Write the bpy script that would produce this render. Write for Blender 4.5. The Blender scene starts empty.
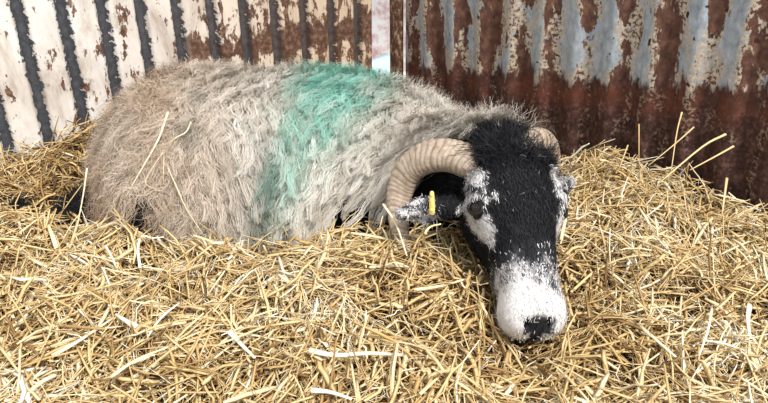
import bpy, math, random
import numpy as np

rng = np.random.default_rng(11)
random.seed(11)
C = bpy.context.scene.collection
F_PX, PITCH, CAM_Z = 680.0, math.radians(27.0), 0.9
cp, sp = math.cos(PITCH), math.sin(PITCH)


def P(px, py, d):
    """survey helper: image reading + distance in metres -> place in the pen"""
    u = (px - 384.0) / F_PX
    v = (py - 201.5) / F_PX
    return np.array([u * d, d * (cp - v * sp), CAM_Z - d * (sp + v * cp)])


def proj(p):
    x, y, z = p[0], p[1], p[2] - CAM_Z
    d = y * cp - z * sp
    up = y * sp + z * cp
    return (384 + F_PX * x / d, 201.5 - F_PX * up / d, d)


def nrm(a):
    a = np.asarray(a, float)
    return a / (np.linalg.norm(a, axis=-1, keepdims=True) + 1e-12)


def smooth(x, a, b):
    t = np.clip((x - a) / (b - a), 0, 1)
    return t * t * (3 - 2 * t)


_nz = np.random.default_rng(5)
_W = _nz.normal(size=(24, 3))
_W /= np.linalg.norm(_W, axis=1, keepdims=True)
_PH = _nz.uniform(0, 6.28, 24)


def wob(p, freq, k=0, n=8):
    """cheap smooth noise in -1..1"""
    s = 0
    for i in range(n):
        j = (i + k * 5) % 24
        s = s + np.sin((p @ _W[j]) * freq * (0.7 + 0.17 * i) * 6.28 + _PH[j] + k * 1.7)
    return s / (n ** 0.5) * 0.8


# ----------------------------------------------------------------- mesh making
def mesh_from(name, verts, faces, mat, parent=None, attrs=None, smooth_shade=True, uv=None, matidx=None, mats=None):
    """verts (n,3), faces (m,4) or list of arrays"""
    me = bpy.data.meshes.new(name)
    verts = np.ascontiguousarray(verts, dtype=np.float32)
    if isinstance(faces, np.ndarray):
        m, k = faces.shape
        flat = faces.astype(np.int32).ravel()
        starts = np.arange(m, dtype=np.int32) * k
    else:
        flat = np.concatenate([f.astype(np.int32).ravel() for f in faces])
        sizes = np.concatenate([np.full(len(f), f.shape[1]) for f in faces])
        starts = np.concatenate([[0], np.cumsum(sizes)[:-1]]).astype(np.int32)
        m = len(sizes)
    me.vertices.add(len(verts))
    me.vertices.foreach_set('co', verts.ravel())
    me.loops.add(len(flat))
    me.loops.foreach_set('vertex_index', flat)
    me.polygons.add(m)
    me.polygons.foreach_set('loop_start', starts)
    if matidx is not None:
        me.polygons.foreach_set('material_index', matidx.astype(np.int32))
    me.update(calc_edges=True)
    me.validate()
    if smooth_shade:
        me.polygons.foreach_set('use_smooth', np.ones(len(me.polygons), dtype=bool))
    for an, av in (attrs or {}).items():
        a = me.attributes.new(an, 'FLOAT', 'POINT')
        a.data.foreach_set('value', np.ascontiguousarray(av, dtype=np.float32))
    if uv is not None:
        l = me.uv_layers.new(name='UVMap')
        vi = np.empty(len(me.loops), dtype=np.int32)
        me.loops.foreach_get('vertex_index', vi)
        l.data.foreach_set('uv', np.ascontiguousarray(uv[vi], dtype=np.float32).ravel())
    for mm in (mats or [mat]):
        me.materials.append(mm)
    o = bpy.data.objects.new(name, me)
    C.objects.link(o)
    if parent is not None:
        o.parent = parent
    return o


def frames(path):
    """path (N,K,3) -> tangents"""
    t = np.empty_like(path)
    t[:, 1:-1] = path[:, 2:] - path[:, :-2]
    t[:, 0] = path[:, 1] - path[:, 0]
    t[:, -1] = path[:, -1] - path[:, -2]
    return nrm(t)


def tubes(path, wa, wb, ref, sides=4):
    """path (N,K,3), wa/wb (N,K) half axes, ref (N,3) rough direction of axis b -> verts, faces, strand index"""
    N, K, _ = path.shape
    t = frames(path)
    r = np.broadcast_to(ref[:, None, :], t.shape)
    a = nrm(np.cross(t, r))
    b = np.cross(a, t)
    vs = []
    for q in range(sides):
        th = 2 * math.pi * q / sides
        vs.append(path + a * (wa * math.cos(th))[..., None] + b * (wb * math.sin(th))[..., None])
    v = np.stack(vs, 2).reshape(-1, 3)
    n = np.arange(N)[:, None, None] * K * sides
    k = np.arange(K - 1)[None, :, None] * sides
    q = np.arange(sides)[None, None, :]
    q2 = (q + 1) % sides
    f = np.stack([n + k + q, n + k + q2, n + k + sides + q2, n + k + sides + q], -1).reshape(-1, 4)
    idx = np.repeat(np.arange(N), K * sides)
    faces = [f]
    if sides == 4:
        base = np.arange(N) * K * sides
        faces.append(np.stack([base + 3, base + 2, base + 1, base], -1))
        e = base + (K - 1) * sides
        faces.append(np.stack([e, e + 1, e + 2, e + 3], -1))
        faces = [np.concatenate(faces)]
    return v, faces[0], idx


def ribbons(path, w, ref):
    N, K, _ = path.shape
    t = frames(path)
    a = nrm(np.cross(t, np.broadcast_to(ref[:, None, :], t.shape)))
    v = np.stack([path - a * w[..., None], path + a * w[..., None]], 2).reshape(-1, 3)
    n = np.arange(N)[:, None] * K * 2
    k = np.arange(K - 1)[None, :] * 2
    f = np.stack([n + k, n + k + 1, n + k + 3, n + k + 2], -1).reshape(-1, 4)
    return v, f, np.repeat(np.arange(N), K * 2)


# ----------------------------------------------------------------- materials
class Mat:
    def __init__(self, name, rough=0.6, spec=0.3):
        self.m = bpy.data.materials.new(name)
        self.m.use_nodes = True
        self.nt = self.m.node_tree
        self.b = self.nt.nodes['Principled BSDF']
        self.b.inputs['Roughness'].default_value = rough
        self.b.inputs['Specular IOR Level'].default_value = spec

    def n(self, t, **kw):
        nd = self.nt.nodes.new(t)
        for k, v in kw.items():
            setattr(nd, k, v)
        return nd

    def l(self, a, b):
        self.nt.links.new(a, b)

    def attr(self, name):
        return self.n('ShaderNodeAttribute', attribute_name=name).outputs['Fac']

    def pos(self):
        return self.n('ShaderNodeNewGeometry').outputs['Position']

    def uv(self):
        return self.n('ShaderNodeTexCoord').outputs['UV']

    def mapping(self, vec, scale):
        mp = self.n('ShaderNodeMapping')
        mp.inputs['Scale'].default_value = scale
        self.l(vec, mp.inputs['Vector'])
        return mp.outputs['Vector']

    def noise(self, vec, scale, detail=4, rough=0.6, dist=0.0):
        nd = self.n('ShaderNodeTexNoise')
        nd.inputs['Scale'].default_value = scale
        nd.inputs['Detail'].default_value = detail
        nd.inputs['Roughness'].default_value = rough
        nd.inputs['Distortion'].default_value = dist
        self.l(vec, nd.inputs['Vector'])
        return nd.outputs['Fac']

    def math(self, op, a, b=None, clamp=False):
        nd = self.n('ShaderNodeMath', operation=op, use_clamp=clamp)
        for i, x in enumerate((a, b)):
            if x is None:
                continue
            if isinstance(x, (int, float)):
                nd.inputs[i].default_value = x
            else:
                self.l(x, nd.inputs[i])
        return nd.outputs[0]

    def step(self, x, a, b):
        nd = self.n('ShaderNodeMapRange', interpolation_type='SMOOTHSTEP')
        nd.inputs['From Min'].default_value = a
        nd.inputs['From Max'].default_value = b
        self.l(x, nd.inputs['Value'])
        return nd.outputs['Result']

    def ramp(self, x, stops):
        nd = self.n('ShaderNodeValToRGB')
        r = nd.color_ramp
        while len(r.elements) < len(stops):
            r.elements.new(0.5)
        for e, (p, c) in zip(r.elements, stops):
            e.position = p
            e.color = (*c, 1)
        self.l(x, nd.inputs['Fac'])
        return nd.outputs['Color']

    def mix(self, fac, a, b, blend='MIX'):
        nd = self.n('ShaderNodeMix', data_type='RGBA', blend_type=blend)
        for i, x in ((0, fac), (6, a), (7, b)):
            if isinstance(x, tuple):
                nd.inputs[i].default_value = (*x, 1)
            elif isinstance(x, (int, float)):
                nd.inputs[i].default_value = x
            else:
                self.l(x, nd.inputs[i])
        return nd.outputs[2]

    def color(self, c):
        if isinstance(c, tuple):
            self.b.inputs['Base Color'].default_value = (*c, 1)
        else:
            self.l(c, self.b.inputs['Base Color'])
        return self

    def bump(self, h, strength, dist=0.01):
        nd = self.n('ShaderNodeBump')
        nd.inputs['Strength'].default_value = strength
        nd.inputs['Distance'].default_value = dist
        self.l(h, nd.inputs['Height'])
        self.l(nd.outputs['Normal'], self.b.inputs['Normal'])
        return self


# straw stalks: every stalk has its own tone
ms = Mat('straw', 0.5, 0.35)
tone = ms.math('ADD', ms.attr('tone'), ms.math('MULTIPLY', ms.math('SUBTRACT', ms.noise(ms.pos(), 60, 3), 0.5), 0.25))
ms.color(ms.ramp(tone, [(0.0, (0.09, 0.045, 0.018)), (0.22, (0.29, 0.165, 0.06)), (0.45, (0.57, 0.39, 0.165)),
                        (0.68, (0.76, 0.58, 0.30)), (0.88, (0.87, 0.76, 0.53)), (1.0, (0.92, 0.87, 0.74))]))
ms.bump(ms.noise(ms.pos(), 400, 2), 0.2, 0.001)
STRAW = ms.m

mb = Mat('straw_litter', 0.9, 0.1)
mb.color(mb.ramp(mb.noise(mb.pos(), 90, 5, 0.7), [(0.3, (0.035, 0.018, 0.008)), (0.55, (0.13, 0.07, 0.025)), (0.75, (0.33, 0.2, 0.075))]))
mb.bump(mb.noise(mb.pos(), 120, 4), 0.8, 0.01)
LITTER = mb.m

# fleece: cream wool with a patch of green marker dye, soiled towards the rump
mw = Mat('wool', 0.85, 0.12)
pp = mw.pos()
tint = mw.attr('tone')
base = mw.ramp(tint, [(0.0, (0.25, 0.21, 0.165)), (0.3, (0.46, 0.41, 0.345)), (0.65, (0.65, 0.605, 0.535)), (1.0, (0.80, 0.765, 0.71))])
dirt = mw.attr('dirt')
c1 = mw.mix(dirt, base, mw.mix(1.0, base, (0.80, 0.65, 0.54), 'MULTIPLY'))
dye = mw.attr('dye')
green = mw.ramp(tint, [(0.0, (0.02, 0.17, 0.13)), (0.5, (0.09, 0.43, 0.34)), (1.0, (0.36, 0.70, 0.60))])
gs = mw.attr('smut')
c2 = mw.mix(gs, c1, mw.mix(1.0, c1, (0.36, 0.40, 0.39), 'MULTIPLY'))
mw.color(mw.mix(dye, c2, green))
WOOL = mw.m

# short hair of face and legs: white where 'white' is 1
mh = Mat('sheep_hair', 0.75, 0.12)
mh.color(mh.ramp(mh.attr('white'), [(0.0, (0.006, 0.006, 0.008)), (0.3, (0.05, 0.05, 0.055)), (0.6, (0.42, 0.41, 0.42)), (1.0, (0.86, 0.83, 0.81))]))
HAIR = mh.m

mo = Mat('horn_keratin', 0.45, 0.4)
rg = mo.attr('ring')
hp = mo.noise(mo.pos(), 90, 4)
mo.color(mo.mix(mo.math('MULTIPLY', rg, 0.75), mo.ramp(hp, [(0.3, (0.30, 0.225, 0.165)), (0.7, (0.55, 0.455, 0.36))]), (0.15, 0.085, 0.05)))
mo.bump(mo.noise(mo.pos(), 300, 3), 0.3, 0.002)
HORN = mo.m
EYE = Mat('eye_brown', 0.2, 0.35).color((0.012, 0.007, 0.004)).m
PUPIL = Mat('eye_pupil', 0.05, 0.6).color((0.003, 0.003, 0.004)).m
TAG = Mat('tag_yellow', 0.4, 0.4).color((0.80, 0.62, 0.18)).m
NOSE = Mat('hoof_black', 0.5, 0.4).color((0.012, 0.011, 0.011)).m


def rust_wall():
    m = Mat('rusty_galvanised_iron', 0.75, 0.3)
    uv = m.uv()
    sx = m.n('ShaderNodeSeparateXYZ')
    m.l(uv, sx.inputs[0])
    u, z = sx.outputs[0], sx.outputs[1]
    n1 = m.noise(m.mapping(uv, (16, 5, 1)), 1.0, 6, 0.62, 0.6)
    n2 = m.noise(m.mapping(uv, (60, 34, 1)), 1.0, 5, 0.65)
    n3 = m.noise(m.mapping(uv, (32, 9, 1)), 1.0, 4, 0.6)
    n4 = m.noise(m.mapping(uv, (130, 110, 1)), 1.0, 3, 0.6)
    ph = m.math('SINE', m.math('MULTIPLY', u, 2 * math.pi / PITCH_R))
    galv = m.ramp(n2, [(0.25, (0.20, 0.22, 0.25)), (0.5, (0.36, 0.40, 0.44)), (0.8, (0.60, 0.64, 0.69))])
    rust = m.ramp(n2, [(0.25, (0.035, 0.016, 0.012)), (0.5, (0.11, 0.05, 0.035)), (0.75, (0.24, 0.125, 0.08))])
    flake = m.ramp(n4, [(0.3, (0.28, 0.19, 0.13)), (0.7, (0.62, 0.54, 0.43))])
    # rust streaks follow one flank of each wave
    rm = m.math('ADD', m.math('MULTIPLY', ph, 0.13), n1)
    rmask = m.step(m.math('ADD', rm, m.math('MULTIPLY', m.math('SUBTRACT', n2, 0.5), 0.35)), 0.49, 0.53)
    col = m.mix(rmask, galv, rust)
    fm = m.math('ADD', m.math('MULTIPLY', m.math('ABSOLUTE', m.math('SUBTRACT', rm, 0.51)), -1.3), n3)
    col = m.mix(m.math('MULTIPLY', m.step(fm, 0.40, 0.46), m.step(n4, 0.42, 0.50)), col, flake)
    col = m.mix(m.step(m.noise(m.mapping(uv, (42, 30, 1)), 1.0, 3, 0.5), 0.66, 0.70), col, (0.045, 0.022, 0.017))
    # everything low down has rusted through its zinc
    low = m.math('SUBTRACT', z, m.math('ADD', m.math('MULTIPLY', u, 0.13), 0.315))
    low = m.math('ADD', low, m.math('MULTIPLY', m.math('SUBTRACT', n3, 0.5), 0.16))
    lowm = m.math('SUBTRACT', 1.0, m.step(low, -0.012, 0.012))
    deep = m.ramp(m.math('ADD', m.math('MULTIPLY', n2, 0.6), m.math('MULTIPLY', n4, 0.4)), [(0.35, (0.016, 0.009, 0.008)), (0.5, (0.062, 0.028, 0.022)), (0.66, (0.17, 0.09, 0.07))])
    red = m.math('MULTIPLY', m.math('SUBTRACT', 1.0, m.step(m.math('ABSOLUTE', m.math('ADD', low, 0.045)), 0.0, 0.06)), m.step(n1, 0.38, 0.6))
    deep = m.mix(m.math('MULTIPLY', red, 0.6), deep, (0.17, 0.05, 0.026))
    col = m.mix(lowm, col, deep)
    col = m.mix(m.math('MULTIPLY', m.math('MULTIPLY', lowm, m.step(n3, 0.52, 0.62)), m.step(n4, 0.5, 0.56)), col, (0.27, 0.19, 0.14))
    m.color(col)
    m.l(m.math('SUBTRACT', 0.85, m.math('MULTIPLY', m.math('SUBTRACT', 1.0, rmask), 0.3)), m.b.inputs['Roughness'])
    m.bump(n2, 0.5, 0.004)
    return m.m


def paint_wall():
    m = Mat('flaking_white_paint', 0.7, 0.3)
    uv = m.uv()
    sx = m.n('ShaderNodeSeparateXYZ')
    m.l(uv, sx.inputs[0])
    u, z = sx.outputs[0], sx.outputs[1]
    n1 = m.noise(m.mapping(uv, (14, 6, 1)), 1.0, 6, 0.65, 0.5)
    n2 = m.noise(m.mapping(uv, (70, 60, 1)), 1.0, 5, 0.65)
    n3 = m.noise(m.mapping(uv, (36, 12, 1)), 1.0, 5, 0.65)
    paint = m.ramp(n1, [(0.3, (0.42, 0.34, 0.28)), (0.45, (0.70, 0.64, 0.58)), (0.6, (0.84, 0.80, 0.76)), (0.8, (0.88, 0.86, 0.84))])
    rust = m.ramp(n2, [(0.25, (0.035, 0.017, 0.012)), (0.5, (0.12, 0.06, 0.04)), (0.75, (0.34, 0.21, 0.13))])
    # more bare rust towards the corner (u grows to the right) and little on the far left
    amt = m.math('SUBTRACT', m.math('MULTIPLY', m.math('MINIMUM', u, 1.35), 0.16), 0.135)
    rmask = m.step(m.math('ADD', m.math('ADD', n3, amt), m.math('MULTIPLY', m.math('SUBTRACT', n2, 0.5), 0.35)), 0.575, 0.615)
    tan = m.step(m.math('ADD', u, m.math('MULTIPLY', n1, 0.4)), 1.05, 1.85)
    paint = m.mix(tan, paint, m.mix(1.0, paint, (0.80, 0.66, 0.52), 'MULTIPLY'))
    col = m.mix(rmask, paint, rust)
    # a band of bare brown iron behind the animal's back
    bz = m.math('ADD', m.math('ABSOLUTE', m.math('SUBTRACT', z, 0.425)), m.math('MULTIPLY', n1, 0.24))
    bm_ = m.math('MULTIPLY', m.math('SUBTRACT', 1.0, m.step(bz, 0.150, 0.165)), m.step(u, 1.10, 1.16))
    col = m.mix(bm_, col, rust)
    # unpainted blue-grey grooves with ragged paint edges
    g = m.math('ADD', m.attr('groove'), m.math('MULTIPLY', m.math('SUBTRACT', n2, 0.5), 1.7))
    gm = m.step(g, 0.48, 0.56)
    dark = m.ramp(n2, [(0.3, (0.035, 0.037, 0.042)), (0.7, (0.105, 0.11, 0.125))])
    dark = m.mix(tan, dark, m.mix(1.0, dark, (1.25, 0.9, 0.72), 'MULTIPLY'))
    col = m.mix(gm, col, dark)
    m.color(col)
    m.bump(n2, 0.4, 0.003)
    return m.m


# ----------------------------------------------------------------- the pen's walls
CORNER = np.array([-0.012, 2.12])
TL = nrm(np.array([math.sin(math.radians(56)), math.cos(math.radians(56))]))       # along the left wall, towards the corner
TR = nrm(np.array([math.sin(math.radians(48)), -math.cos(math.radians(48))]))      # along the right wall, away from the corner
NL = np.array([TL[1], -TL[0]])
NR = np.array([TR[1], -TR[0]])
PITCH_L, PITCH_R = 0.0906, 0.0947


def sheet(name, origin, tdir, ndir, u0, u1, z0, z1, prof, mat, lean=0.0, thick=0.0025, du=0.004, nz=14, attrs=None):
    us = np.arange(u0, u1 + du * .5, du)
    zs = np.linspace(z0, z1, nz)
    U, Z = np.meshgrid(us, zs)
    uu = U - 0.0
    off = prof(uu)
    dent = 0.004 * wob(np.stack([U, Z, 0 * U], -1).reshape(-1, 3), 1.6, 2).reshape(U.shape)
    UX = U + lean * (Z - 0.5)
    X = origin[0] + tdir[0] * UX + ndir[0] * (off + dent)
    Y = origin[1] + tdir[1] * UX + ndir[1] * (off + dent)
    front = np.stack([X, Y, Z], -1).reshape(-1, 3)
    back = np.stack([X - ndir[0] * thick, Y - ndir[1] * thick, Z], -1).reshape(-1, 3)
    h, w = U.shape
    i = (np.arange(h - 1)[:, None] * w + np.arange(w - 1)[None, :]).ravel()
    f = np.stack([i, i + 1, i + w + 1, i + w], -1)
    nv = h * w
    fb = np.stack([i, i + w, i + w + 1, i + 1], -1) + nv
    edges = []
    for a in (np.arange(h - 1) * w, np.arange(h - 1) * w + w - 1):
        edges.append(np.stack([a, a + w, a + w + nv, a + nv], -1))
    for a in (np.arange(w - 1), np.arange(w - 1) + (h - 1) * w):
        edges.append(np.stack([a, a + 1, a + 1 + nv, a + nv], -1))
    verts = np.concatenate([front, back])
    uv = np.stack([U.ravel(), Z.ravel()], -1)
    uv = np.concatenate([uv, uv])
    at = None
    if attrs:
        at = {k: np.concatenate([fn(uu).ravel()] * 2) for k, fn in attrs.items()}
    o = mesh_from(name, verts, np.concatenate([f, fb] + edges), mat, uv=uv, attrs=at)
    o['kind'] = 'structure'
    return o


L_LEN = 1.75
# groove centres: measured from the far-left end of the left sheet
G0 = L_LEN - 0.985


def gphase(u):
    t = ((u - G0) / PITCH_L) % 1.0
    return np.minimum(t, 1 - t)            # 0 at a groove centre


def prof_left(u):
    d = gphase(u)
    return -0.022 * (1 - smooth(d, 0.07, 0.20))


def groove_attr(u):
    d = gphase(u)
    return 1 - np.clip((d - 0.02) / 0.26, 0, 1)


mst = Mat('brown_rust_strip', 0.85, 0.15)
mst.color(mst.ramp(mst.noise(mst.mapping(mst.uv(), (70, 35, 1)), 1.0, 6, 0.7), [(0.32, (0.04, 0.022, 0.016)), (0.52, (0.15, 0.08, 0.05)), (0.62, (0.42, 0.31, 0.22))]))
STRIP = mst.m
RUSTY = rust_wall()
PAINT = paint_wall()
WL0 = CORNER - TL * L_LEN
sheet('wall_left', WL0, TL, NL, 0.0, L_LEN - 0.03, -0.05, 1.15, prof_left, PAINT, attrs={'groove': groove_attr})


def prof_right(u):
    return 0.011 * np.cos(2 * math.pi * (u - 0.186) / PITCH_R)


sheet('wall_right', CORNER, TR, NR, 0.150, 1.75, -0.05, 1.15, prof_right, RUSTY, lean=-0.05, du=0.005)
sheet('trim_1', CORNER + np.array([0.0, 0.0]), TR, NR, 0.040, 0.0905, -0.05, 1.15, lambda u: 0.008 * np.cos(62 * (u - 0.065)), STRIP)
sheet('trim_2', CORNER - NR * 0.02, TR, NR, 0.080, 0.152, -0.05, 1.15, lambda u: 0.008 * np.cos(85 * (u - 0.115)), RUSTY)


def quad(name, pts, mat, thick=0.05):
    p = np.array(pts, float)
    n = nrm(np.cross(p[1] - p[0], p[3] - p[0])) * thick
    v = np.concatenate([p, p - n])
    f = np.array([[0, 1, 2, 3], [7, 6, 5, 4], [0, 4, 5, 1], [1, 5, 6, 2], [2, 6, 7, 3], [3, 7, 4, 0]])
    o = mesh_from(name, v, f, mat, smooth_shade=False)
    o['kind'] = 'structure'
    return o


mf = Mat('trodden_earth', 0.95, 0.1)
mf.color(mf.ramp(mf.noise(mf.pos(), 30, 5), [(0.3, (0.03, 0.018, 0.012)), (0.7, (0.09, 0.058, 0.04))]))
quad('floor', [(-2.2, -0.6, 0), (2.2, -0.6, 0), (2.2, 2.3, 0), (-2.2, 2.3, 0)], mf.m)
mg = Mat('pale_yard_concrete', 0.9, 0.1)
mg.color(mg.ramp(mg.noise(mg.pos(), 6, 4), [(0.3, (0.6, 0.59, 0.57)), (0.7, (0.78, 0.77, 0.75))]))
quad('floor_yard', [(-2.2, 2.3, 0), (2.2, 2.3, 0), (2.2, 5, 0), (-2.2, 5, 0)], mg.m)
mp_ = Mat('flaking_red_wall', 0.8, 0.2)
mp_.color(mp_.ramp(mp_.noise(mp_.pos(), 14, 5, 0.7), [(0.36, (0.60, 0.36, 0.37)), (0.47, (0.80, 0.66, 0.67)), (0.56, (0.93, 0.92, 0.92))]))
quad('wall_back', [(-0.9, 3.1, 0), (0.9, 3.1, 0), (0.9, 3.1, 1.6), (-0.9, 3.1, 1.6)], mp_.m, 0.1)
mk = Mat('pale_blue_kerb', 0.7, 0.2).color((0.50, 0.66, 0.72)).m
k0, k1 = P(362, 72, 2.5), P(398, 55, 2.7)
quad('trim_3', [(k0[0], k0[1], 0), (k1[0], k1[1], 0), (k1[0], k1[1], k1[2]), (k0[0], k0[1], k0[2])], mk, 0.06)


# ----------------------------------------------------------------- the sheep's shape, as one blended field
H0, N0 = P(508, 154, 1.20), P(541, 323, 1.03)
A = nrm(N0 - H0)
HC = (H0 + N0) / 2
n0 = np.array([0, 0, CAM_Z]) - HC
n0 = nrm(n0 - A * (n0 @ A))
s0 = np.cross(n0, A)
if s0[0] < 0:
    s0 = -s0
PHI = math.radians(23)
Nn = nrm(math.cos(PHI) * n0 + math.sin(PHI) * s0)
Ss = nrm(math.cos(PHI) * s0 - math.sin(PHI) * n0)


def HL(u, s, n):
    return H0 + A * u + Ss * s + Nn * n


def to_head(p):
    q = p - H0
    return q @ A, q @ Ss, q @ Nn


def ell(p, c, r, R=None):
    q = p - np.asarray(c)
    if R is not None:
        q = q @ R.T
    r = np.asarray(r, float)
    k0 = np.linalg.norm(q / r, axis=-1)
    k1 = np.linalg.norm(q / (r * r), axis=-1) + 1e-9
    return k0 * (k0 - 1) / k1


def cone(p, a, b, ra, rb):
    a = np.asarray(a); b = np.asarray(b)
    ba = b - a
    t = np.clip(((p - a) @ ba) / (ba @ ba), 0, 1)
    return np.linalg.norm(p - a - t[..., None] * ba, axis=-1) - (ra + (rb - ra) * t)


def smin(a, b, k):
    h = np.clip(k - np.abs(a - b), 0, None) / k
    return np.minimum(a, b) - h * h * k * 0.25


RH = np.stack([A, Ss, Nn])            # world -> head axes


def hell(p, u, s, n, ru, rs, rn):
    return ell(p, HL(u, s, n), (ru, rs, rn), RH)


def rotz(a):
    c, s = math.cos(a), math.sin(a)
    return np.array([[c, s, 0], [-s, c, 0], [0, 0, 1]])


def trunk(p):
    d = ell(p, (-0.18, 1.47, 0.215), (0.41, 0.235, 0.218), rotz(0.06))
    d = smin(d, ell(p, (-0.425, 1.42, 0.222), (0.19, 0.21, 0.222), rotz(0.2)), 0.10)
    d = smin(d, ell(p, (-0.04, 1.43, 0.195), (0.20, 0.215, 0.185)), 0.08)
    d = smin(d, cone(p, (0.03, 1.38, 0.20), tuple(H0 - A * 0.03 - Nn * 0.075), 0.135, 0.07), 0.09)
    return d


EAR_L = [P(449, 207, 1.165), P(424, 210, 1.165), P(402, 214, 1.15)]
EAR_R = [P(548, 194, 1.20), P(561, 187, 1.205), P(571, 182, 1.21)]


def headlegs(p):
    d = hell(p, 0.035, 0, -0.03, 0.085, 0.078, 0.075)
    d = smin(d, hell(p, 0.10, 0, -0.012, 0.075, 0.080, 0.052), 0.03)              # brow and eyes
    d = smin(d, cone(p, HL(0.13, 0, -0.012), HL(0.262, 0, -0.018), 0.057, 0.045), 0.03)   # bridge
    d = smin(d, cone(p, HL(0.06, 0, -0.085), HL(0.27, 0, -0.058), 0.058, 0.036), 0.03)    # jaw
    for s in (-1, 1):
        d = smin(d, hell(p, 0.085, s * 0.045, -0.07, 0.07, 0.032, 0.05), 0.03)      # cheeks
        d = smin(d, hell(p, 0.100, s * 0.066, 0.008, 0.034, 0.018, 0.018), 0.02)    # brow ridge
        d = smin(d, hell(p, 0.292, s * 0.026, -0.026, 0.034, 0.026, 0.034), 0.02)   # nostril pads
    d = smin(d, hell(p, 0.29, 0, -0.05, 0.032, 0.042, 0.028), 0.02)               # lips
    for s in (-1, 1):
        d = np.maximum(d, -hell(p, 0.312, s * 0.019, -0.010, 0.014, 0.006, 0.010) - 0.0)  # nostrils
        d = np.maximum(d, -ell(p, EYEP[s], (0.0138,) * 3))
    for e, rs in ((EAR_L, (0.020, 0.020, 0.012)), (EAR_R, (0.015, 0.0135, 0.008))):
        d = smin(d, cone(p, e[0], e[1], rs[0], rs[1]), 0.02)
        d = smin(d, cone(p, e[1], e[2], rs[1], rs[2]), 0.012)
    # hollow of the ears
    d = np.maximum(d, -cone(p, EAR_L[0] * 0.35 + EAR_L[1] * 0.65 + np.array([0, -0.014, -0.010]), EAR_L[2] + np.array([0.006, -0.012, -0.008]), 0.012, 0.007))
    # hind leg stretched out past the rump, and the near hind hock
    leg = cone(p, P(160, 196, 1.50), P(96, 206, 1.50), 0.050, 0.034)
    leg = smin(leg, cone(p, P(96, 206, 1.50), P(72, 218, 1.49), 0.034, 0.030), 0.02)
    leg = smin(leg, cone(p, P(78, 216, 1.49), P(48, 246, 1.50), 0.026, 0.018), 0.015)
    leg = smin(leg, cone(p, P(48, 246, 1.50), P(24, 216, 1.47), 0.018, 0.018), 0.012)
    leg = smin(leg, cone(p, P(22, 213, 1.465), P(13, 214, 1.46), 0.022, 0.019), 0.01)
    leg = smin(leg, cone(p, HOCK, HOCK + np.array([-0.02, 0.0, -0.06]), 0.024, 0.022), 0.01)
    # folded foreleg under the chest, knee in the straw
    fl = cone(p, (0.10, 1.38, 0.14), (0.05, 1.27, 0.07), 0.06, 0.032)
    fl = smin(fl, cone(p, (0.05, 1.27, 0.07), (0.14, 1.38, 0.03), 0.028, 0.02), 0.02)
    return np.minimum(np.minimum(d, leg), fl)


def march(fn, px, py, d0=0.7, d1=2.3, n=800):
    ds = np.linspace(d0, d1, n)
    pts = np.stack([P(px, py, d) for d in ds])
    v = fn(pts)
    k = np.argmax(v < 0)
    return pts[k] if v[k] < 0 else None


HOCK = march(lambda q: trunk(q) - 0.012, 149, 199)
EYEP = {-1: HL(0.122, -0.0775, 0.008), 1: HL(0.122, 0.0735, 0.006)}


def body(p):
    return smin(trunk(p), headlegs(p), 0.03)


def evaluate(fn, p, chunk=400000):
    out = np.empty(len(p))
    for i in range(0, len(p), chunk):
        out[i:i + chunk] = fn(p[i:i + chunk])
    return out


def surface_nets(fn, lo, hi, h):
    lo, hi = np.asarray(lo), np.asarray(hi)
    nx, ny, nz_ = [int(math.ceil(v / h)) + 1 for v in (hi - lo)]
    xs, ys, zs = [lo[i] + h * np.arange(n) for i, n in enumerate((nx, ny, nz_))]
    G = np.stack(np.meshgrid(xs, ys, zs, indexing='ij'), -1).reshape(-1, 3)
    D = evaluate(fn, G).reshape(nx, ny, nz_)
    s = D < 0
    cnt = np.zeros((nx - 1, ny - 1, nz_ - 1), int)
    for dx in (0, 1):
        for dy in (0, 1):
            for dz in (0, 1):
                cnt += s[dx:nx - 1 + dx, dy:ny - 1 + dy, dz:nz_ - 1 + dz]
    act = (cnt > 0) & (cnt < 8)
    ids = -np.ones(act.shape, int)
    c = np.argwhere(act)
    ids[act] = np.arange(len(c))
    acc = np.zeros((len(c), 3)); w = np.zeros(len(c))
    corners = [(a, b, e) for a in (0, 1) for b in (0, 1) for e in (0, 1)]
    for a in corners:
        for ax in range(3):
            if a[ax] == 1:
                continue
            b = list(a); b[ax] = 1
            da = D[c[:, 0] + a[0], c[:, 1] + a[1], c[:, 2] + a[2]]
            db = D[c[:, 0] + b[0], c[:, 1] + b[1], c[:, 2] + b[2]]
            m = (da < 0) != (db < 0)
            t = np.where(m, da / np.where(m, da - db, 1), 0)
            q = np.array(a, float) + np.eye(3)[ax] * t[:, None]
            acc[m] += q[m]; w[m] += 1
    verts = lo + h * (c + acc / w[:, None])
    faces = []
    for ax in range(3):
        o1, o2 = [(1, 2), (2, 0), (0, 1)][ax]
        sl0 = [slice(1, -1)] * 3; sl1 = [slice(1, -1)] * 3
        sl0[ax] = slice(0, -1); sl1[ax] = slice(1, None)
        # edges along ax at interior lattice points of the other axes
        A0 = s[tuple(sl0)]; A1 = s[tuple(sl1)]
        e = np.argwhere(A0 != A1)
        inside = A0[tuple(e.T)]
        base = e.copy()
        for o_ in (o1, o2):
            base[:, o_] += 1
        def cell(d1, d2):
            q = base.copy(); q[:, o1] += d1; q[:, o2] += d2
            return ids[q[:, 0], q[:, 1], q[:, 2]]
        f = np.stack([cell(-1, -1), cell(0, -1), cell(0, 0), cell(-1, 0)], -1)
        f[~inside] = f[~inside][:, ::-1]
        faces.append(f)
    f = np.concatenate(faces)
    f = f[(f >= 0).all(1)]
    return verts, f


def grad(fn, p, e=0.003):
    g = np.empty_like(p)
    for i in range(3):
        d = np.zeros(3); d[i] = e
        g[:, i] = evaluate(fn, p + d) - evaluate(fn, p - d)
    return nrm(g)


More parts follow.
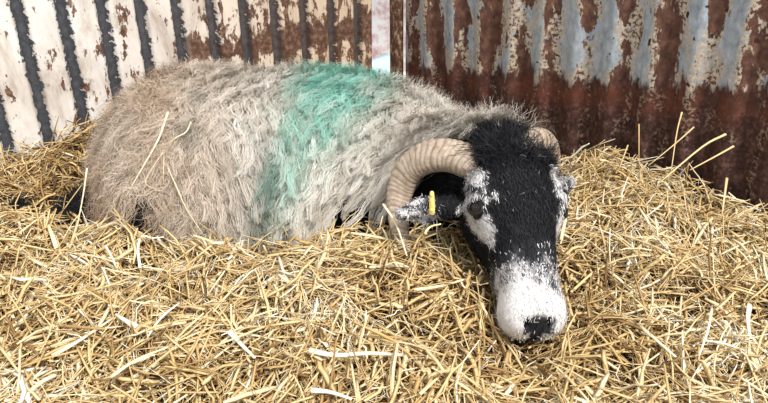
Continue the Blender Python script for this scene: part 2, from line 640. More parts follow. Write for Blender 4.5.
BV, BF = surface_nets(body, (-1.02, 0.74, -0.02), (0.42, 1.76, 0.52), 0.0062)
for _ in range(2):
    g = grad(body, BV)
    BV = BV - g * (evaluate(body, BV) * 0.8)[:, None]
BN = grad(body, BV)
dT, dH = evaluate(trunk, BV), evaluate(headlegs, BV)


def white_amount(p):
    """0 black .. 1 white over face and ears"""
    u, s, n = to_head(p)
    w = 0.03 * wob(p, 14, 1) + 0.02 * wob(p, 40, 2)
    nose = smooth(u + w * 0.6 + 0.25 * np.abs(s) - 0.25 * np.clip(-n - 0.03, 0, 1), 0.180, 0.295)
    mouth = smooth(np.abs(s - 0.002) + np.clip(n + 0.035, 0, 1) * 0.2, 0.016, 0.006) * smooth(u, 0.300, 0.312)
    tee = smooth(np.abs(s), 0.027, 0.020) * smooth(u, 0.298, 0.306) * smooth(np.abs(n + 0.012), 0.018, 0.010)
    nose = nose * (1 - np.clip(np.maximum(mouth, tee), 0, 1) * 0.86)
    ey = np.zeros(len(p))
    for sg in (-1, 1):
        q = np.sqrt(((u - 0.120) / 0.056) ** 2 + ((s - sg * 0.070) / 0.034) ** 2 + ((n + 0.004) / 0.040) ** 2)
        q2 = np.sqrt(((u - 0.070) / 0.036) ** 2 + ((s - sg * 0.068) / 0.020) ** 2 + ((n - 0.0) / 0.04) ** 2)
        q3 = np.sqrt(((u - 0.152) / 0.034) ** 2 + ((s - sg * 0.062) / 0.020) ** 2 + ((n + 0.006) / 0.035) ** 2)
        e = np.maximum(smooth(q + w * 6, 1.1, 0.75), np.maximum(smooth(q2 + w * 6, 1.1, 0.7), smooth(q3 + w * 6, 1.1, 0.7)))
        near = np.linalg.norm(p - EYEP[sg], axis=1)
        ey = np.maximum(ey, e * smooth(near, 0.015, 0.021) * 0.85)
    out = np.maximum(nose, ey)
    dl = np.minimum(cone(p, EAR_L[1], EAR_L[2], 0.02, 0.012), cone(p, EAR_R[1], EAR_R[2], 0.014, 0.01))
    out = np.maximum(out, 0.75 * smooth(dl, 0.014, 0.004) * (0.75 + 0.5 * wob(p, 30, 3)))
    return np.clip(out, 0, 1)


sheep = bpy.data.objects.new('sheep', None)
C.objects.link(sheep)
sheep.location = (0, 0, 0)
sheep['label'] = 'black-faced horned sheep with green-dyed cream fleece, lying in the straw'
sheep['category'] = 'sheep'
SH = sheep
mesh_from('body', BV, BF, HAIR, SH, attrs={'white': white_amount(BV) * 0.9})

# ---- fleece: a woolly under-layer and about fifty thousand wavy strands in locks
WM = smooth(dH - dT, -0.012, 0.02)
hu, hs, hn = to_head(BV)
WM = WM * smooth(hu, -0.035, -0.075) * smooth(BV[:, 2], 0.0, 0.02)
fm = WM[BF].min(1) > 0.5
used = np.unique(BF[fm])
remap = -np.ones(len(BV), int); remap[used] = np.arange(len(used))
UV_ = BV[used] + BN[used] * (0.012 + 0.006 * wob(BV[used], 9, 1) + 0.003 * wob(BV[used], 25, 2))[:, None]
UF = remap[BF[fm]]


def px_of(p):
    z = p[:, 2] - CAM_Z
    d = p[:, 1] * cp - z * sp
    return 384 + F_PX * p[:, 0] / d, 201.5 - F_PX * (p[:, 1] * sp + z * cp) / d


def wool_fields(p):
    """dye, dirt and grey smut by place on the animal"""
    x, y, z = p[:, 0], p[:, 1], p[:, 2]
    w = 0.5 * wob(p, 5, 1) + 0.35 * wob(p, 13, 2)
    # marker dye: a band across the back at x -0.15 running down the near flank
    q = np.sqrt(((x + 0.100 - 0.35 * (z - 0.42)) / 0.135) ** 2 + ((z - 0.475) / 0.13) ** 2)
    dye = smooth(q + 0.26 * w, 1.15, 0.25)
    run = smooth(np.abs(x + 0.195 - 0.25 * (z - 0.3)) + 0.016 * w, 0.07, 0.015) * smooth(z, 0.20, 0.40) * 0.62
    dye = np.clip(np.maximum(dye * 0.92, run * 0.85), 0, 0.90)
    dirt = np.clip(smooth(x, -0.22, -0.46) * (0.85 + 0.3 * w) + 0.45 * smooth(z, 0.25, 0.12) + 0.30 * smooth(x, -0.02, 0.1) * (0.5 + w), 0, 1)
    sm = smooth(np.abs(x + 0.235 - 0.2 * (z - 0.3)) + 0.02 * w, 0.05, 0.01) * smooth(z, 0.42, 0.34)
    smut = np.clip(sm * 0.9 + 0.55 * smooth(wob(p, 8, 4), 0.7, 1.3), 0, 0.95)
    return dye, dirt, smut


# lock roots, area weighted over the fleece faces
tri_c = BV[BF[fm]].mean(1)
e1 = BV[BF[fm][:, 2]] - BV[BF[fm][:, 0]]; e2 = BV[BF[fm][:, 3]] - BV[BF[fm][:, 1]]
area = np.linalg.norm(np.cross(e1, e2), axis=1)
tn = nrm(BN[BF[fm]].mean(1))
view = nrm(np.array([0, 0, CAM_Z]) - tri_c)
front = np.einsum('ij,ij->i', tn, view)
wgt = area * np.where(front > -0.35, 1.0, 0.12)
NLOCK, PER = 5000, 24
pick = rng.choice(len(tri_c), NLOCK, p=wgt / wgt.sum())
root = tri_c[pick] + rng.normal(0, 0.003, (NLOCK, 3))
nor = tn[pick]
K = 9
down = np.array([-0.20, -0.05, -1.0])
flow = down - nor * (nor @ down)[:, None]
back = smooth(nor[:, 2], 0.75, 0.97)
side = np.stack([-0.5 + 0 * back, -0.8 + 0 * back, 0 * back], 1)
flow = nrm(flow + back[:, None] * (side - nor * np.einsum('ij,ij->i', nor, side)[:, None]))
swirl = np.cross(nor, flow)
rump = smooth(root[:, 0], -0.28, -0.48)
ang = 0.45 * wob(root, 4, 3) + rng.normal(0, 0.22, NLOCK) * (1 + 1.6 * rump) + rump * 0.5 * wob(root, 10, 2)
flow = flow * np.cos(ang)[:, None] + swirl * np.sin(ang)[:, None]
swirl = np.cross(nor, flow)
llen = rng.uniform(0.07, 0.15, NLOCK) * (1 - 0.35 * rump) * (1 - 0.30 * back)
t = np.linspace(0, 1, K)
lift = 0.024 * (1 + 0.3 * rng.normal(size=NLOCK)) * (1 + 0.25 * back)
gphs = rng.uniform(0, 6.28, NLOCK)
amp = rng.uniform(0.003, 0.0058, NLOCK) * (1 + 0.7 * rump)
wl = rng.uniform(1.5, 2.8, NLOCK)
guide = (root[:, None] + flow[:, None] * (t[None, :, None] ** 1.15) * llen[:, None, None]
         + nor[:, None] * (lift[:, None] * np.sin(np.pi * 0.62 * t)[None] ** 0.8)[..., None]
         + swirl[:, None] * (amp[:, None] * np.sin(wl[:, None] * 6.28 * t[None] + gphs[:, None]) * t[None] ** 0.5)[..., None])
st = np.repeat(guide, PER, 0)
M = len(st)
sprd = rng.normal(0, 1, (M, 3)) * (0.0105 + 0.003 * np.repeat(rump, PER))[:, None]
taper = 1 - (0.72 - 0.24 * np.repeat(rump, PER))[:, None] * t[None] ** 0.7
st = st + sprd[:, None] * taper[..., None]
ph = rng.uniform(0, 6.28, (M, 1)); fr = rng.uniform(3, 6, (M, 1))
sw = np.repeat(swirl, PER, 0); nn_ = np.repeat(nor, PER, 0)
st = st + sw[:, None] * (0.0018 * np.sin(fr * 6.28 * t + ph))[..., None] + nn_[:, None] * (0.0016 * np.cos(fr * 6.28 * t + ph * 1.3))[..., None]
# stray fuzz standing off the outline
strayN = 16000
pk = rng.choice(len(tri_c), strayN, p=wgt / wgt.sum())
r2 = tri_c[pk] + tn[pk] * 0.015
dirv = nrm(tn[pk] * 0.55 + rng.normal(0, 0.6, (strayN, 3)) + np.array([0, 0, 0.1]))
curl = nrm(np.cross(dirv, rng.normal(size=(strayN, 3))))
ln = rng.uniform(0.02, 0.05, strayN)
st2 = r2[:, None] + dirv[:, None] * (t[None, :, None] * ln[:, None, None]) + curl[:, None] * (0.008 * (t ** 2)[None] + 0.003 * np.sin(9 * t)[None])[..., None]
st_all = np.concatenate([st, st2])
ref = np.concatenate([nn_, nrm(view[pk])])
wdt = np.concatenate([rng.uniform(0.00035, 0.0008, M), rng.uniform(0.0002, 0.0004, strayN)])[:, None] * (1 - 0.65 * t[None])
v1, f1, i1 = ribbons(st_all, wdt, ref)
ltone = np.clip(rng.normal(0.62, 0.19, NLOCK) + 0.10 * wob(root, 6, 6), 0, 1)
dyev = rng.uniform(0, 1, NLOCK)
stone = np.concatenate([np.clip(np.repeat(ltone, PER) + rng.normal(0, 0.09, M), 0, 1), rng.uniform(0.5, 1, strayN)])
rootp = np.concatenate([np.repeat(root, PER, 0), r2])
d1, q1, s1 = wool_fields(UV_)
d2, q2, s2 = wool_fields(v1 * 0.6 + rootp[i1] * 0.4)
FV = np.concatenate([UV_, v1])
FF = np.concatenate([UF, f1 + len(UV_)])
mesh_from('fleece', FV, FF, WOOL, SH, attrs={
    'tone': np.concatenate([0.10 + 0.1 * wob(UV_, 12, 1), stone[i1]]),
    'dye': np.concatenate([d1, np.clip(d2 * (0.55 + 0.75 * np.concatenate([np.repeat(dyev, PER), np.ones(strayN)])[i1]), 0, 0.92)]), 'dirt': np.concatenate([q1, q2]), 'smut': np.concatenate([s1, s2])})

# ---- short coat of face, poll and legs
hm = (dH < dT + 0.015)
fh = hm[BF].all(1)
hc = BV[BF[fh]].mean(1)
hnn = nrm(BN[BF[fh]].mean(1))
hu, hs, hn = to_head(hc)
vw = nrm(np.array([0, 0, CAM_Z]) - hc)
vis = np.einsum('ij,ij->i', hnn, vw) > -0.3
eyed = np.minimum(np.linalg.norm(hc - EYEP[-1], axis=1), np.linalg.norm(hc - EYEP[1], axis=1))
wg = vis * (eyed > 0.0175) * np.where(hu < 0.12, 1.6, 1.0)
NH = 42000
pk = rng.choice(len(hc), NH, p=wg / wg.sum())
hr = hc[pk] + rng.normal(0, 0.002, (NH, 3)); hno = hnn[pk]
u_, s_, n_ = to_head(hr)
dirn = A - hno * (hno @ A)[:, None]
dirn = nrm(dirn + rng.normal(0, 0.35, (NH, 3)))
poll = smooth(u_, 0.075, 0.01)
lenh = 0.0085 + 0.012 * poll
eard = np.minimum(cone(hr, EAR_L[1], EAR_L[2], 0.02, 0.012), cone(hr, EAR_R[0], EAR_R[2], 0.015, 0.008))
lenh = lenh * rng.uniform(0.6, 1.3, NH) * np.where(eard < 0.004, 0.5, 1) * np.where(u_ > 0.2, 0.75, 1)
# poll hair stands up in curls and falls back over the neck
up = nrm(hno + rng.normal(0, 0.55, (NH, 3)))
dirn = nrm(dirn * (1 - poll)[:, None] + up * poll[:, None] + hno * 0.25)
K2 = 5
t2 = np.linspace(0, 1, K2)
cur = nrm(np.cross(dirn, rng.normal(size=(NH, 3))))
sth = hr[:, None] + dirn[:, None] * (t2[None, :, None] * lenh[:, None, None]) \
    + cur[:, None] * (poll[:, None] * 0.007 * np.sin(4.5 * t2)[None] + 0.001 * t2[None] ** 2)[..., None] \
    - hno[:, None] * (0.35 * (1 - poll)[:, None] * lenh[:, None] * t2[None] ** 2)[..., None]
# long black wisps of the nape, over the edge of the fleece
NW = 1500
un, sn, nn2 = to_head(BV)
cand = np.where((un < 0.03) & (un > -0.10) & (dT < dH + 0.06) & (nn2 > -0.09) & (np.abs(sn) < 0.12))[0]
pk = rng.choice(cand, NW)
wr = BV[pk] + BN[pk] * 0.004
wd = nrm(-A * 0.5 + BN[pk] * 0.45 + np.array([-0.35, 0.0, -0.02]) + rng.normal(0, 0.30, (NW, 3)))
wlq = rng.uniform(0.02, 0.062, NW)
wc = nrm(np.cross(wd, rng.normal(size=(NW, 3))))
sth2 = wr[:, None] + wd[:, None] * (t2[None, :, None] * wlq[:, None, None]) + wc[:, None] * (0.006 * np.sin(5 * t2))[None, :, None] - np.array([0, 0, 1.0]) * (0.35 * wlq[:, None] * t2[None] ** 2)[..., None]
allh = np.concatenate([sth, sth2])
wh = np.concatenate([rng.uniform(0.0004, 0.0008, NH), rng.uniform(0.0005, 0.0009, NW)])[:, None] * (1 - 0.6 * t2[None])
v2, f2, i2 = ribbons(allh, wh, np.concatenate([hno, BN[pk]]))
wa = white_amount(hr)
u_, s_, n_ = to_head(hr)
wsel = np.where(rng.uniform(size=NH) < np.clip(wa * 1.15 - 0.08, 0, 1), rng.uniform(0.75, 1.0, NH), rng.uniform(0.0, 0.18, NH))
grey_fleck = (rng.uniform(size=NH) < 0.010) & (u_ > 0.03)
wsel[grey_fleck] = 0.45
wsel = np.concatenate([wsel, rng.uniform(0, 0.2, NW)])
mesh_from('face_hair', v2, f2, HAIR, SH, attrs={'white': wsel[i2]})


# ---- horns
def bez(pts, n):
    p = np.asarray(pts, float)
    q = np.concatenate([[2 * p[0] - p[1]], p, [2 * p[-1] - p[-2]]])
    out = []
    segs = len(p) - 1
    for x in np.linspace(0, segs - 1e-6, n):
        i = int(x); f = x - i
        a, b, c, d = q[i:i + 4]
        out.append(0.5 * ((2 * b) + (-a + c) * f + (2 * a - 5 * b + 4 * c - d) * f * f + (-a + 3 * b - 3 * c + d) * f ** 3))
    return np.array(out)


def horn(name, pts, radii, rings, label=None):
    n = 150
    path = bez(pts, n)
    sN = np.linspace(0, 1, n)
    rad = np.interp(sN, np.linspace(0, 1, len(radii)), radii)
    tw = np.sin(sN * rings * 6.28 + 0.9 * np.sin(sN * 31) + 0.7 * np.sin(sN * 57))
    ridge = 1 + 0.022 * tw + 0.012 * np.sin(sN * 23)
    t_ = frames(path[None])[0]
    ref = np.array([0.2, -0.75, 0.6])
    a = nrm(np.cross(t_, ref)); b = np.cross(a, t_)
    S = 26
    vs, ring = [], []
    for q in range(S):
        th = 2 * math.pi * q / S
        prof = 1 + 0.07 * math.cos(3 * th) + 0.04 * math.cos(2 * th)
        wav = 0.012 * math.sin(2 * th)
        r = rad * prof * np.interp(sN + wav, sN, ridge)
        vs.append(path + a * (r * math.cos(th))[:, None] * 1.12 + b * (r * math.sin(th))[:, None])
        ring.append(smooth(-np.interp(sN + wav, sN, tw), 0.25, 0.95))
    v = np.stack(vs, 1).reshape(-1, 3)
    rr = np.stack(ring, 1).reshape(-1)
    i = np.arange(n - 1)[:, None] * S; q = np.arange(S)[None]
    f = np.stack([i + q, i + (q + 1) % S, i + S + (q + 1) % S, i + S + q], -1).reshape(-1, 4)
    # rounded tip
    tip = path[-1] + t_[-1] * rad[-1] * 0.7
    v = np.concatenate([v, [tip]]); rr = np.append(rr, 0)
    e = (n - 1) * S
    cap = np.stack([e + np.arange(S), e + (np.arange(S) + 1) % S, np.full(S, len(v) - 1)], -1)
    o = mesh_from(name, v, [f, cap], HORN, SH, attrs={'ring': rr})
    if label:
        o['label'] = label
    return o


horn('horn', [P(486, 176, 1.18), P(463, 160, 1.185), P(437, 156, 1.20), P(414, 166, 1.225), P(402, 187, 1.245), P(399, 212, 1.245), P(402, 238, 1.23), P(412, 258, 1.20)],
     [0.025, 0.0262, 0.0255, 0.0235, 0.0215, 0.018, 0.013, 0.006], 34, 'curled ridged horn arching over the ear')
horn('horn', [P(513, 168, 1.175), P(525, 152, 1.18), P(536, 144, 1.20), P(545, 147, 1.245), P(549, 159, 1.285), P(551, 178, 1.29), P(549, 198, 1.26)],
     [0.022, 0.0255, 0.0260, 0.023, 0.019, 0.013, 0.006], 24, 'far horn, seen end-on behind the brow')


# ---- eyes and ear tag
def ball(name, c, r, mat, parent, scale=(1, 1, 1), R=None):
    th = np.linspace(0, math.pi, 15); ph_ = np.linspace(0, 2 * math.pi, 25)[:-1]
    T, Ph = np.meshgrid(th, ph_, indexing='ij')
    v = np.stack([np.sin(T) * np.cos(Ph), np.sin(T) * np.sin(Ph), np.cos(T)], -1).reshape(-1, 3) * r * np.array(scale)
    if R is not None:
        v = v @ R
    h, w = T.shape
    i = (np.arange(h - 1)[:, None] * w)
    j = np.arange(w)[None]
    f = np.stack([i + j, i + w + j, i + w + (j + 1) % w, i + (j + 1) % w], -1).reshape(-1, 4)
    return mesh_from(name, v + np.asarray(c), f, mat, parent)


for sg in (-1, 1):
    ec = EYEP[sg] - Ss * sg * 0.0045 - Nn * 0.001
    eo = ball('eye', ec, 0.0136, EYE, SH)
    out = nrm(Ss * sg + Nn * 0.75)
    la = np.cross(out, A) * -sg * 0.75 + A * 0.6
    la = nrm(la - out * (la @ out))
    R3 = np.stack([la, np.cross(out, la), out])
    ball('pupil', ec + out * 0.0118, 0.0044, PUPIL, eo, (1.7, 0.8, 0.6), R3)
    # eyelid rims
    vs = []
    nS = 28
    ang_ = np.linspace(0, 2 * math.pi, nS + 1)
    ctr = ec + out * 0.0075
    pth = ctr + np.outer(np.cos(ang_) * 0.0155, R3[0]) + np.outer(np.sin(ang_) * 0.0095, R3[1])
    vv, ff, _ = tubes(pth[None], np.full((1, nS + 1), 0.0032), np.full((1, nS + 1), 0.0032), out[None], 6)
    mesh_from('eyelid', vv, ff, NOSE, SH)

tagp = P(432, 191, 1.135); tagq = P(432, 215, 1.128)
tdir = nrm(tagq - tagp)
tn_ = nrm(np.array([-0.25, -0.9, 0.45])); tn_ = nrm(tn_ - tdir * (tn_ @ tdir)); tw_ = np.cross(tdir, tn_)
ol = []
for q in range(24):
    th = 2 * math.pi * q / 24
    e = 0.45
    ol.append((math.copysign(abs(math.cos(th)) ** e, math.cos(th)), math.copysign(abs(math.sin(th)) ** e, math.sin(th))))
hl, hw, ht = np.linalg.norm(tagq - tagp) / 2, 0.0052, 0.0016
ctr = (tagp + tagq) / 2
v = np.array([ctr + tdir * hl * a * (1.0) + tw_ * hw * b * (0.85 + 0.15 * a) + tn_ * k for k in (-ht, ht) for a, b in ol])
f = np.array([[i, (i + 1) % 24, 24 + (i + 1) % 24, 24 + i] for i in range(24)])
caps = np.array([list(range(23, -1, -1)), list(range(24, 48))])
tg = mesh_from('ear_tag', v, [f, caps], TAG, SH, smooth_shade=False)
tg['label'] = 'yellow plastic ear tag'
ball('stud', ctr + tdir * hl * 0.62 + tn_ * 0.0018, 0.0033, TAG, tg)
ball('stud', ctr - tdir * hl * 0.62 + tn_ * 0.0018, 0.0033, TAG, tg)

# ----------------------------------------------------------------- straw bed
ctrl = [  # (x, y, height)
    (-0.95, 0.55, .19), (0.0, 0.55, .20), (0.95, 0.55, .19), (-0.75, 0.75, .18), (-0.35, 0.75, .20), (0.0, 0.78, .21), (0.35, 0.70, .19), (0.75, 0.75, .19),
    (-0.75, 1.05, .20), (-0.4, 1.05, .20), (-0.15, 1.02, .215), (0.06, 1.02, .30), (0.11, 0.86, .215), (0.24, 0.80, .185), (0.22, 0.95, .20), (0.36, 0.90, .19), (0.6, 1.0, .20), (0.9, 1.0, .21),
    (-0.80, 1.30, .205), (-0.5, 1.17, .21), (-0.25, 1.13, .175), (-0.10, 1.13, .195), (-0.045, 1.15, .25), (0.0, 1.14, .275), (0.38, 1.2, .22), (0.65, 1.25, .215),
    (-0.95, 1.42, .27), (-0.75, 1.45, .225), (-0.74, 1.58, .295), (-1.1, 1.2, .24), (-0.55, 1.75, .30), (-0.3, 1.9, .28), (0.1, 1.95, .2),
    (0.42, 1.62, .16), (0.55, 1.55, .215), (0.62, 1.46, .245), (0.50, 1.38, .22), (0.75, 1.34, .18), (0.9, 1.2, .17), (1.1, 1.1, .2), (0.25, 1.75, .16),
    (-1.3, 0.9, .2), (1.3, 0.9, .2), (-0.2, 1.45, .1), (-0.45, 1.42, .1), (0.05, 1.42, .12)]
ctrl = np.array(ctrl)


def bed(x, y):
    x = np.asarray(x, float); y = np.asarray(y, float)
    d2 = (x[..., None] - ctrl[:, 0]) ** 2 + (y[..., None] - ctrl[:, 1]) ** 2
    w = np.exp(-d2 / (2 * 0.10 ** 2)) + 1e-4 / (d2 + 0.05)
    h = (w * ctrl[:, 2]).sum(-1) / w.sum(-1)
    p = np.stack([x, y, 0 * x], -1)
    sh_ = p.shape[:-1]
    p = p.reshape(-1, 3)
    return h + (0.014 * wob(p, 3.0, 1) + 0.015 * wob(p, 7.0, 3) + 0.008 * wob(p, 15.0, 2)).reshape(sh_)


def inside_pen(x, y, m=0.0):
    a = (x - CORNER[0]) * NL[0] + (y - CORNER[1]) * NL[1]
    b = (x - CORNER[0]) * NR[0] + (y - CORNER[1]) * NR[1]
    return (a > m) & (b > m)


gx = np.arange(-1.5, 1.5, 0.02); gy = np.arange(0.35, 2.1, 0.02)
GX, GY = np.meshgrid(gx, gy)
GZ = bed(GX, GY) - 0.03
sd = evaluate(body, np.stack([GX, GY, GZ], -1).reshape(-1, 3)).reshape(GX.shape)
GZ = np.where(sd < 0.04, np.maximum(GZ - (0.05 - sd) * 1.6, 0.004), GZ)
ok = inside_pen(GX, GY, 0.015)
h_, w_ = GX.shape
i = (np.arange(h_ - 1)[:, None] * w_ + np.arange(w_ - 1)[None]).ravel()
gf = np.stack([i, i + 1, i + w_ + 1, i + w_], -1)
gf = gf[ok.ravel()[gf].all(1)]
gv = np.stack([GX, GY, GZ], -1).reshape(-1, 3)


def make_stalks(n, region, lmin, lmax, wmin, wmax, tilt, layer, tone_mu, tone_sd, flat=0.45, K=5, fuzz=0.0, bend=0.07):
    x = rng.uniform(region[0], region[1], n); y = rng.uniform(region[2], region[3], n)
    # only where the lens of a nearby eye could see it, with margin
    L = np.exp(rng.uniform(np.log(lmin), np.log(lmax), n))
    q0 = np.stack([x, y, 0 * x], -1)
    az = 2.6 * wob(q0, 2.2, 4) + rng.normal(0, 0.75, n) + np.where(rng.uniform(size=n) < 0.3, rng.uniform(0, 6.28, n), 0)
    e = 0.03
    hx = (bed(x + e, y) - bed(x - e, y)) / (2 * e); hy = (bed(x, y + e) - bed(x, y - e)) / (2 * e)
    slope = hx * np.cos(az) + hy * np.sin(az)
    pit = np.arctan(slope) + rng.normal(0, tilt, n)
    d = np.stack([np.cos(az) * np.cos(pit), np.sin(az) * np.cos(pit), np.sin(pit)], -1)
    z = bed(x, y) + rng.uniform(layer[0], layer[1], n)
    t = np.linspace(-0.5, 0.5, K)
    c = np.stack([x, y, z], -1)
    side = nrm(np.cross(d, np.array([0, 0, 1.0])))
    upv = np.cross(side, d)
    b1 = rng.normal(0, bend, n) * L; b2 = rng.normal(0, bend * 0.7, n) * L
    path = c[:, None] + d[:, None] * (t[None, :, None] * L[:, None, None]) + side[:, None] * (b1[:, None] * (4 * t * t)[None])[..., None] - upv[:, None] * (np.abs(b2)[:, None] * (4 * t * t)[None])[..., None]
    # some are kinked in the middle
    kk = rng.uniform(size=n) < 0.35
    kd = rng.normal(0, 0.5, (n, 3)) * L[:, None] * 0.5
    path[kk] += (np.clip(t, 0, 1) ** 1)[None, :, None] * kd[kk][:, None]
    if fuzz:
        path += rng.normal(0, fuzz, path.shape)
    wid = rng.uniform(wmin, wmax, n)
    # keep them off the animal and inside the pen
    fl = path.reshape(-1, 3)
    s = evaluate(body, fl)
    s_tr = evaluate(trunk, fl)
    good = (s > 0.006) & ((s_tr > 0.022)) & inside_pen(fl[:, 0], fl[:, 1], 0.014) & (fl[:, 2] > 0.004)
    keep = good.reshape(n, K).all(1)
    path, wid = path[keep], wid[keep]
    m = len(path)
    x, y = path[:, K // 2, 0], path[:, K // 2, 1]
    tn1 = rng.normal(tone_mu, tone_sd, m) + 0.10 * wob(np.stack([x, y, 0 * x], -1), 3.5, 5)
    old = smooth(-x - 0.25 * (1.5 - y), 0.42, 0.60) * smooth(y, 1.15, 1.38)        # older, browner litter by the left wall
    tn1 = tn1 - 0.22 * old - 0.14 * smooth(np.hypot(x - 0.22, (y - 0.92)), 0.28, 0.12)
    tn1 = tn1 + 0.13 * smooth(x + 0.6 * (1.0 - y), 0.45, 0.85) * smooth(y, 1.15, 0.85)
    wk = np.ones((m, K)) * wid[:, None]
    wk[:, 0] *= 0.8; wk[:, -1] *= 0.65
    ref = nrm(np.array([0, 0, 1.0]) + rng.normal(0, 0.5, (m, 3)))
    v, f, ix = tubes(path, wk, wk * flat, ref, 4)
    return v, f, np.clip(tn1, 0.02, 1.0)[ix]


sets = []
VIEW = (-1.15, 1.15, 0.55, 2.0)
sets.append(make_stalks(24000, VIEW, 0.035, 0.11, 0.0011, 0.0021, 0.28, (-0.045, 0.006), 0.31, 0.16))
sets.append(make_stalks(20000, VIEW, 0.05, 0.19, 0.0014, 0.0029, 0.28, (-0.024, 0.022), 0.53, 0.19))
sets.append(make_stalks(7500, VIEW, 0.04, 0.13, 0.0023, 0.0043, 0.30, (-0.014, 0.024), 0.70, 0.18, flat=0.22, bend=0.07, K=6, fuzz=0.0012))
sets.append(make_stalks(3200, VIEW, 0.06, 0.16, 0.0011, 0.0023, 0.60, (0.00, 0.030), 0.66, 0.17))
sets.append(make_stalks(30000, VIEW, 0.015, 0.07, 0.0004, 0.0010, 0.5, (-0.012, 0.026), 0.76, 0.17, fuzz=0.002, bend=0.30))
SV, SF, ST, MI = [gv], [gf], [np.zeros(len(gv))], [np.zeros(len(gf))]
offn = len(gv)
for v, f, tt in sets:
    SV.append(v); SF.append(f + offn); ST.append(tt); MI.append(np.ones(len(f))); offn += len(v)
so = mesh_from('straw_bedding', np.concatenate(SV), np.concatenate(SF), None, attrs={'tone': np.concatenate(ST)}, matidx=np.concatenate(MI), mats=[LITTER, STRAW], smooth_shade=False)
so['kind'] = 'stuff'
so['label'] = 'deep loose golden straw bedding covering the whole pen floor'
so['category'] = 'straw'


# ----------------------------------------------------------------- stalks one can point to
def on_bed(px, py, lift):
    return march(lambda q: q[:, 2] - bed(q[:, 0], q[:, 1]) - lift, px, py, 0.6)


def on_wool(px, py, lift=0.050):
    return march(lambda q: trunk(q) - lift, px, py)


def stalk(label, pts, w, flat=0.5, tone=0.75, name='straw_stalk', cat='straw stalk', group=None, tip=0.45):
    pts = [np.asarray(q, float) for q in pts]
    n = 4 * (len(pts) - 1) + 1 if len(pts) > 2 else 4
    path = bez(pts, n) if len(pts) > 2 else np.linspace(pts[0], pts[1], n)
    base = pts[0]
    k = np.linspace(1, tip, n)[None]
    v, f, ix = tubes((path - base)[None], w * k, w * flat * k, np.array([[0.1, -0.5, 0.85]]), 6)
    e0 = np.arange(5, -1, -1)[None]; e1 = (np.arange(6) + (n - 1) * 6)[None]
    o = mesh_from(name, v, [f, e0, e1], STRAW, attrs={'tone': np.full(len(v), tone)})
    o.location = base
    o['label'] = label; o['category'] = cat
    if group:
        o['group'] = group
    return o


B = lambda l, *pp: [on_bed(a, b, l) for a, b in pp]
Wl = lambda *pp: [on_wool(a, b) for a, b in pp]
GW = 'stalks lying on the fleece'
GU = 'stalks standing up by the rusty wall'
GF = 'pale stalks on top of the bedding'
stalk('long pale straw leaning against the neck just left of the curled horn', [P(383, 204, 1.20), P(396, 224, 1.17), P(407, 256, 1.13)], 0.0026, tone=0.85)
stalk('long pale forked straw hanging down the brownish rump', Wl((168, 112), (158, 140), (141, 170), (124, 200)), 0.0026, tone=0.88, group=GW)
stalk('thin bent straw on the rump, right of the long forked one', Wl((163, 152), (150, 172), (146, 184), (160, 191)), 0.0019, tone=0.8, group=GW)
stalk('thin wiry straw curving down the flank into the bedding', Wl((168, 168), (178, 190), (186, 208), (204, 236)), 0.0017, tone=0.82, group=GW)
stalk('short curly straw caught high on the rump wool', Wl((191, 122), (186, 132), (177, 137), (168, 144)), 0.0019, tone=0.86, group=GW)
stalk('short upright straw stub against the rump, beside the bent one', Wl((164, 150), (163, 182)), 0.0020, tone=0.72, group=GW)
stalk('tall thin pale straw standing at the left end of the rump', [P(87, 168, 1.36), P(83, 196, 1.36), P(76, 232, 1.35)], 0.0020, tone=0.85)
stalk('curled yellow straw rising below the ear tag', [on_bed(424, 246, 0.01), P(424, 236, 1.11), P(430, 227, 1.105), P(441, 224, 1.10)], 0.0030, flat=0.35, tone=0.72)
d0 = 1.49
stalk('tallest thin straw standing against the rusty wall', [P(682, 112, 1.50), P(677, 132, 1.50), P(671, 172, 1.48)], 0.0021, tone=0.66, group=GU)
stalk('slanting straw crossing the tallest one by the rusty wall', [P(694, 127, 1.49), P(676, 143, 1.48), P(648, 166, 1.47)], 0.0019, tone=0.6, group=GU)
stalk('broad split straw slanting up right across the rusty wall', [P(726, 134, 1.40), P(702, 147, 1.40), P(658, 184, 1.38)], 0.0028, flat=0.3, tone=0.68, group=GU)
stalk('long straw pointing right, lowest of those across the rusty wall', [P(734, 146, 1.37), P(716, 156, 1.37), P(690, 170, 1.36)], 0.0024, tone=0.62, group=GU)
stalk('short straight straw standing by the wall left of the tallest', [P(639, 124, 1.56), P(639, 166, 1.54)], 0.0017, tone=0.5, group=GU)
stalk('short leaning straw by the wall, nearest the right ear', [P(628, 145, 1.57), P(618, 172, 1.55)], 0.0018, tone=0.58, group=GU)
stalk('thick straw stub standing at the right foot of the straw heap', [P(727, 178, 1.40), P(722, 215, 1.37)], 0.0030, tone=0.66, group=GU)
stalk('yellow-green grass blade lying towards the rump by the white wall', [on_bed(56, 132, 0.03), on_bed(84, 123, 0.03), P(112, 112, 1.60)], 0.0028, flat=0.3, tone=0.6, name='grass_blade', cat='grass blade')
stalk('white bent straw like a hook below the rump', B(0.035, (140, 268), (138, 248), (142, 236), (152, 238), (164, 237)), 0.0030, flat=0.5, tone=0.98, group=GF)
stalk('wide pale leafy straw pointing up on the left', B(0.03, (57, 248), (50, 230), (42, 212)), 0.0058, flat=0.16, tone=0.82, name='straw_leaf', cat='straw leaf', tip=0.3)
stalk('straight straw crossing the wide leafy one on the left', B(0.032, (19, 233), (43, 215)), 0.0026, tone=0.76, group=GF)
stalk('long pale straw sloping across the lower left straw', B(0.035, (52, 356), (80, 340), (113, 318)), 0.0038, flat=0.4, tone=0.86, group=GF)
stalk('pale curved straw at lower left, right of the long sloping one', B(0.035, (111, 377), (136, 360), (168, 347)), 0.0030, flat=0.4, tone=0.84, group=GF)
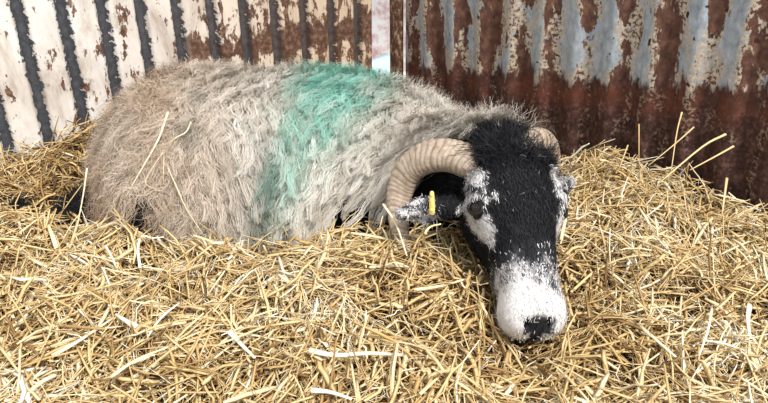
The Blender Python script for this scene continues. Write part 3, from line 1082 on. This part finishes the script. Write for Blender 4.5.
stalk('thin yellow straw angled in the bottom left corner', B(0.035, (-4, 342), (19, 372)), 0.0028, tone=0.66, group=GF)
stalk('broad whitish straw lying level in the front middle', B(0.036, (309, 350), (335, 355), (370, 353), (402, 355)), 0.0044, flat=0.3, tone=0.95, group=GF)
stalk('white leafy straw end left of the broad level one', B(0.036, (229, 331), (240, 343), (255, 358)), 0.0048, flat=0.2, tone=0.98, name='straw_leaf', cat='straw leaf', tip=0.4)
stalk('flat white straw at the bottom edge, middle of the picture', B(0.036, (311, 390), (330, 392), (352, 399)), 0.0040, flat=0.25, tone=0.97, group=GF)
stalk('straight yellow straw slanting up towards the muzzle', B(0.035, (420, 394), (456, 361)), 0.0027, tone=0.72, group=GF)
stalk('pale straw lying level just left of the dark cheek', B(0.03, (414, 290), (440, 286), (466, 279)), 0.0034, flat=0.4, tone=0.8, group=GF)
stalk('long thin brownish straw running down left of the muzzle', B(0.032, (448, 293), (458, 318), (469, 350)), 0.0020, tone=0.58, group=GF)
stalk('thick pale straw slanting down right of the muzzle', B(0.036, (638, 324), (676, 357)), 0.0040, flat=0.4, tone=0.9, group=GF)
stalk('whitish straw standing nearly upright in the lower right straw', B(0.036, (712, 308), (708, 330), (699, 356)), 0.0028, tone=0.95, group=GF)
stalk('white torn straw leaf at the right edge', B(0.036, (750, 304), (748, 318), (750, 338)), 0.0056, flat=0.2, tone=1.0, name='straw_leaf', cat='straw leaf', tip=0.5)
stalk('long golden straw arching across the middle of the right heap', B(0.03, (571, 292), (600, 268), (640, 255), (690, 262)), 0.0026, tone=0.66, group=GF)
stalk('pale straw pointing down beside the far cheek', [P(561, 240, 1.12), P(566, 216, 1.14), P(567, 200, 1.15)], 0.0032, flat=0.4, tone=0.8)

# ----------------------------------------------------------------- camera and light
cam = bpy.data.cameras.new('camera')
cam.sensor_fit = 'HORIZONTAL'
cam.sensor_width = 36.0
cam.lens = 36.0 * F_PX / 768.0
cam.clip_start = 0.02
co = bpy.data.objects.new('camera', cam)
C.objects.link(co)
co.location = (0, 0, CAM_Z)
co.rotation_euler = (math.pi / 2 - PITCH, 0, 0)
bpy.context.scene.camera = co

sun = bpy.data.lights.new('sun', 'SUN')
sun.energy = 4.2
sun.angle = math.radians(9)
sun.color = (1.0, 0.96, 0.9)
suo = bpy.data.objects.new('sun', sun)
C.objects.link(suo)
from mathutils import Vector
suo.rotation_euler = Vector((-0.35, 0.45, -0.82)).to_track_quat('-Z', 'Y').to_euler()

wd_ = bpy.data.worlds.new('sky')
bpy.context.scene.world = wd_
wd_.use_nodes = True
bg = wd_.node_tree.nodes['Background']
bg.inputs['Color'].default_value = (0.92, 0.96, 1.0, 1)
bg.inputs['Strength'].default_value = 1.0

sc = bpy.context.scene
sc.view_settings.view_transform = 'Standard'
sc.view_settings.look = 'None'
sc.view_settings.gamma = 1.0
sc.view_settings.exposure = 0.0
sc.view_settings.use_curve_mapping = False
print('EYE', proj(EYEP[-1]), proj(EYEP[1]), 'nose', proj(HL(0.31, 0, -0.01)))
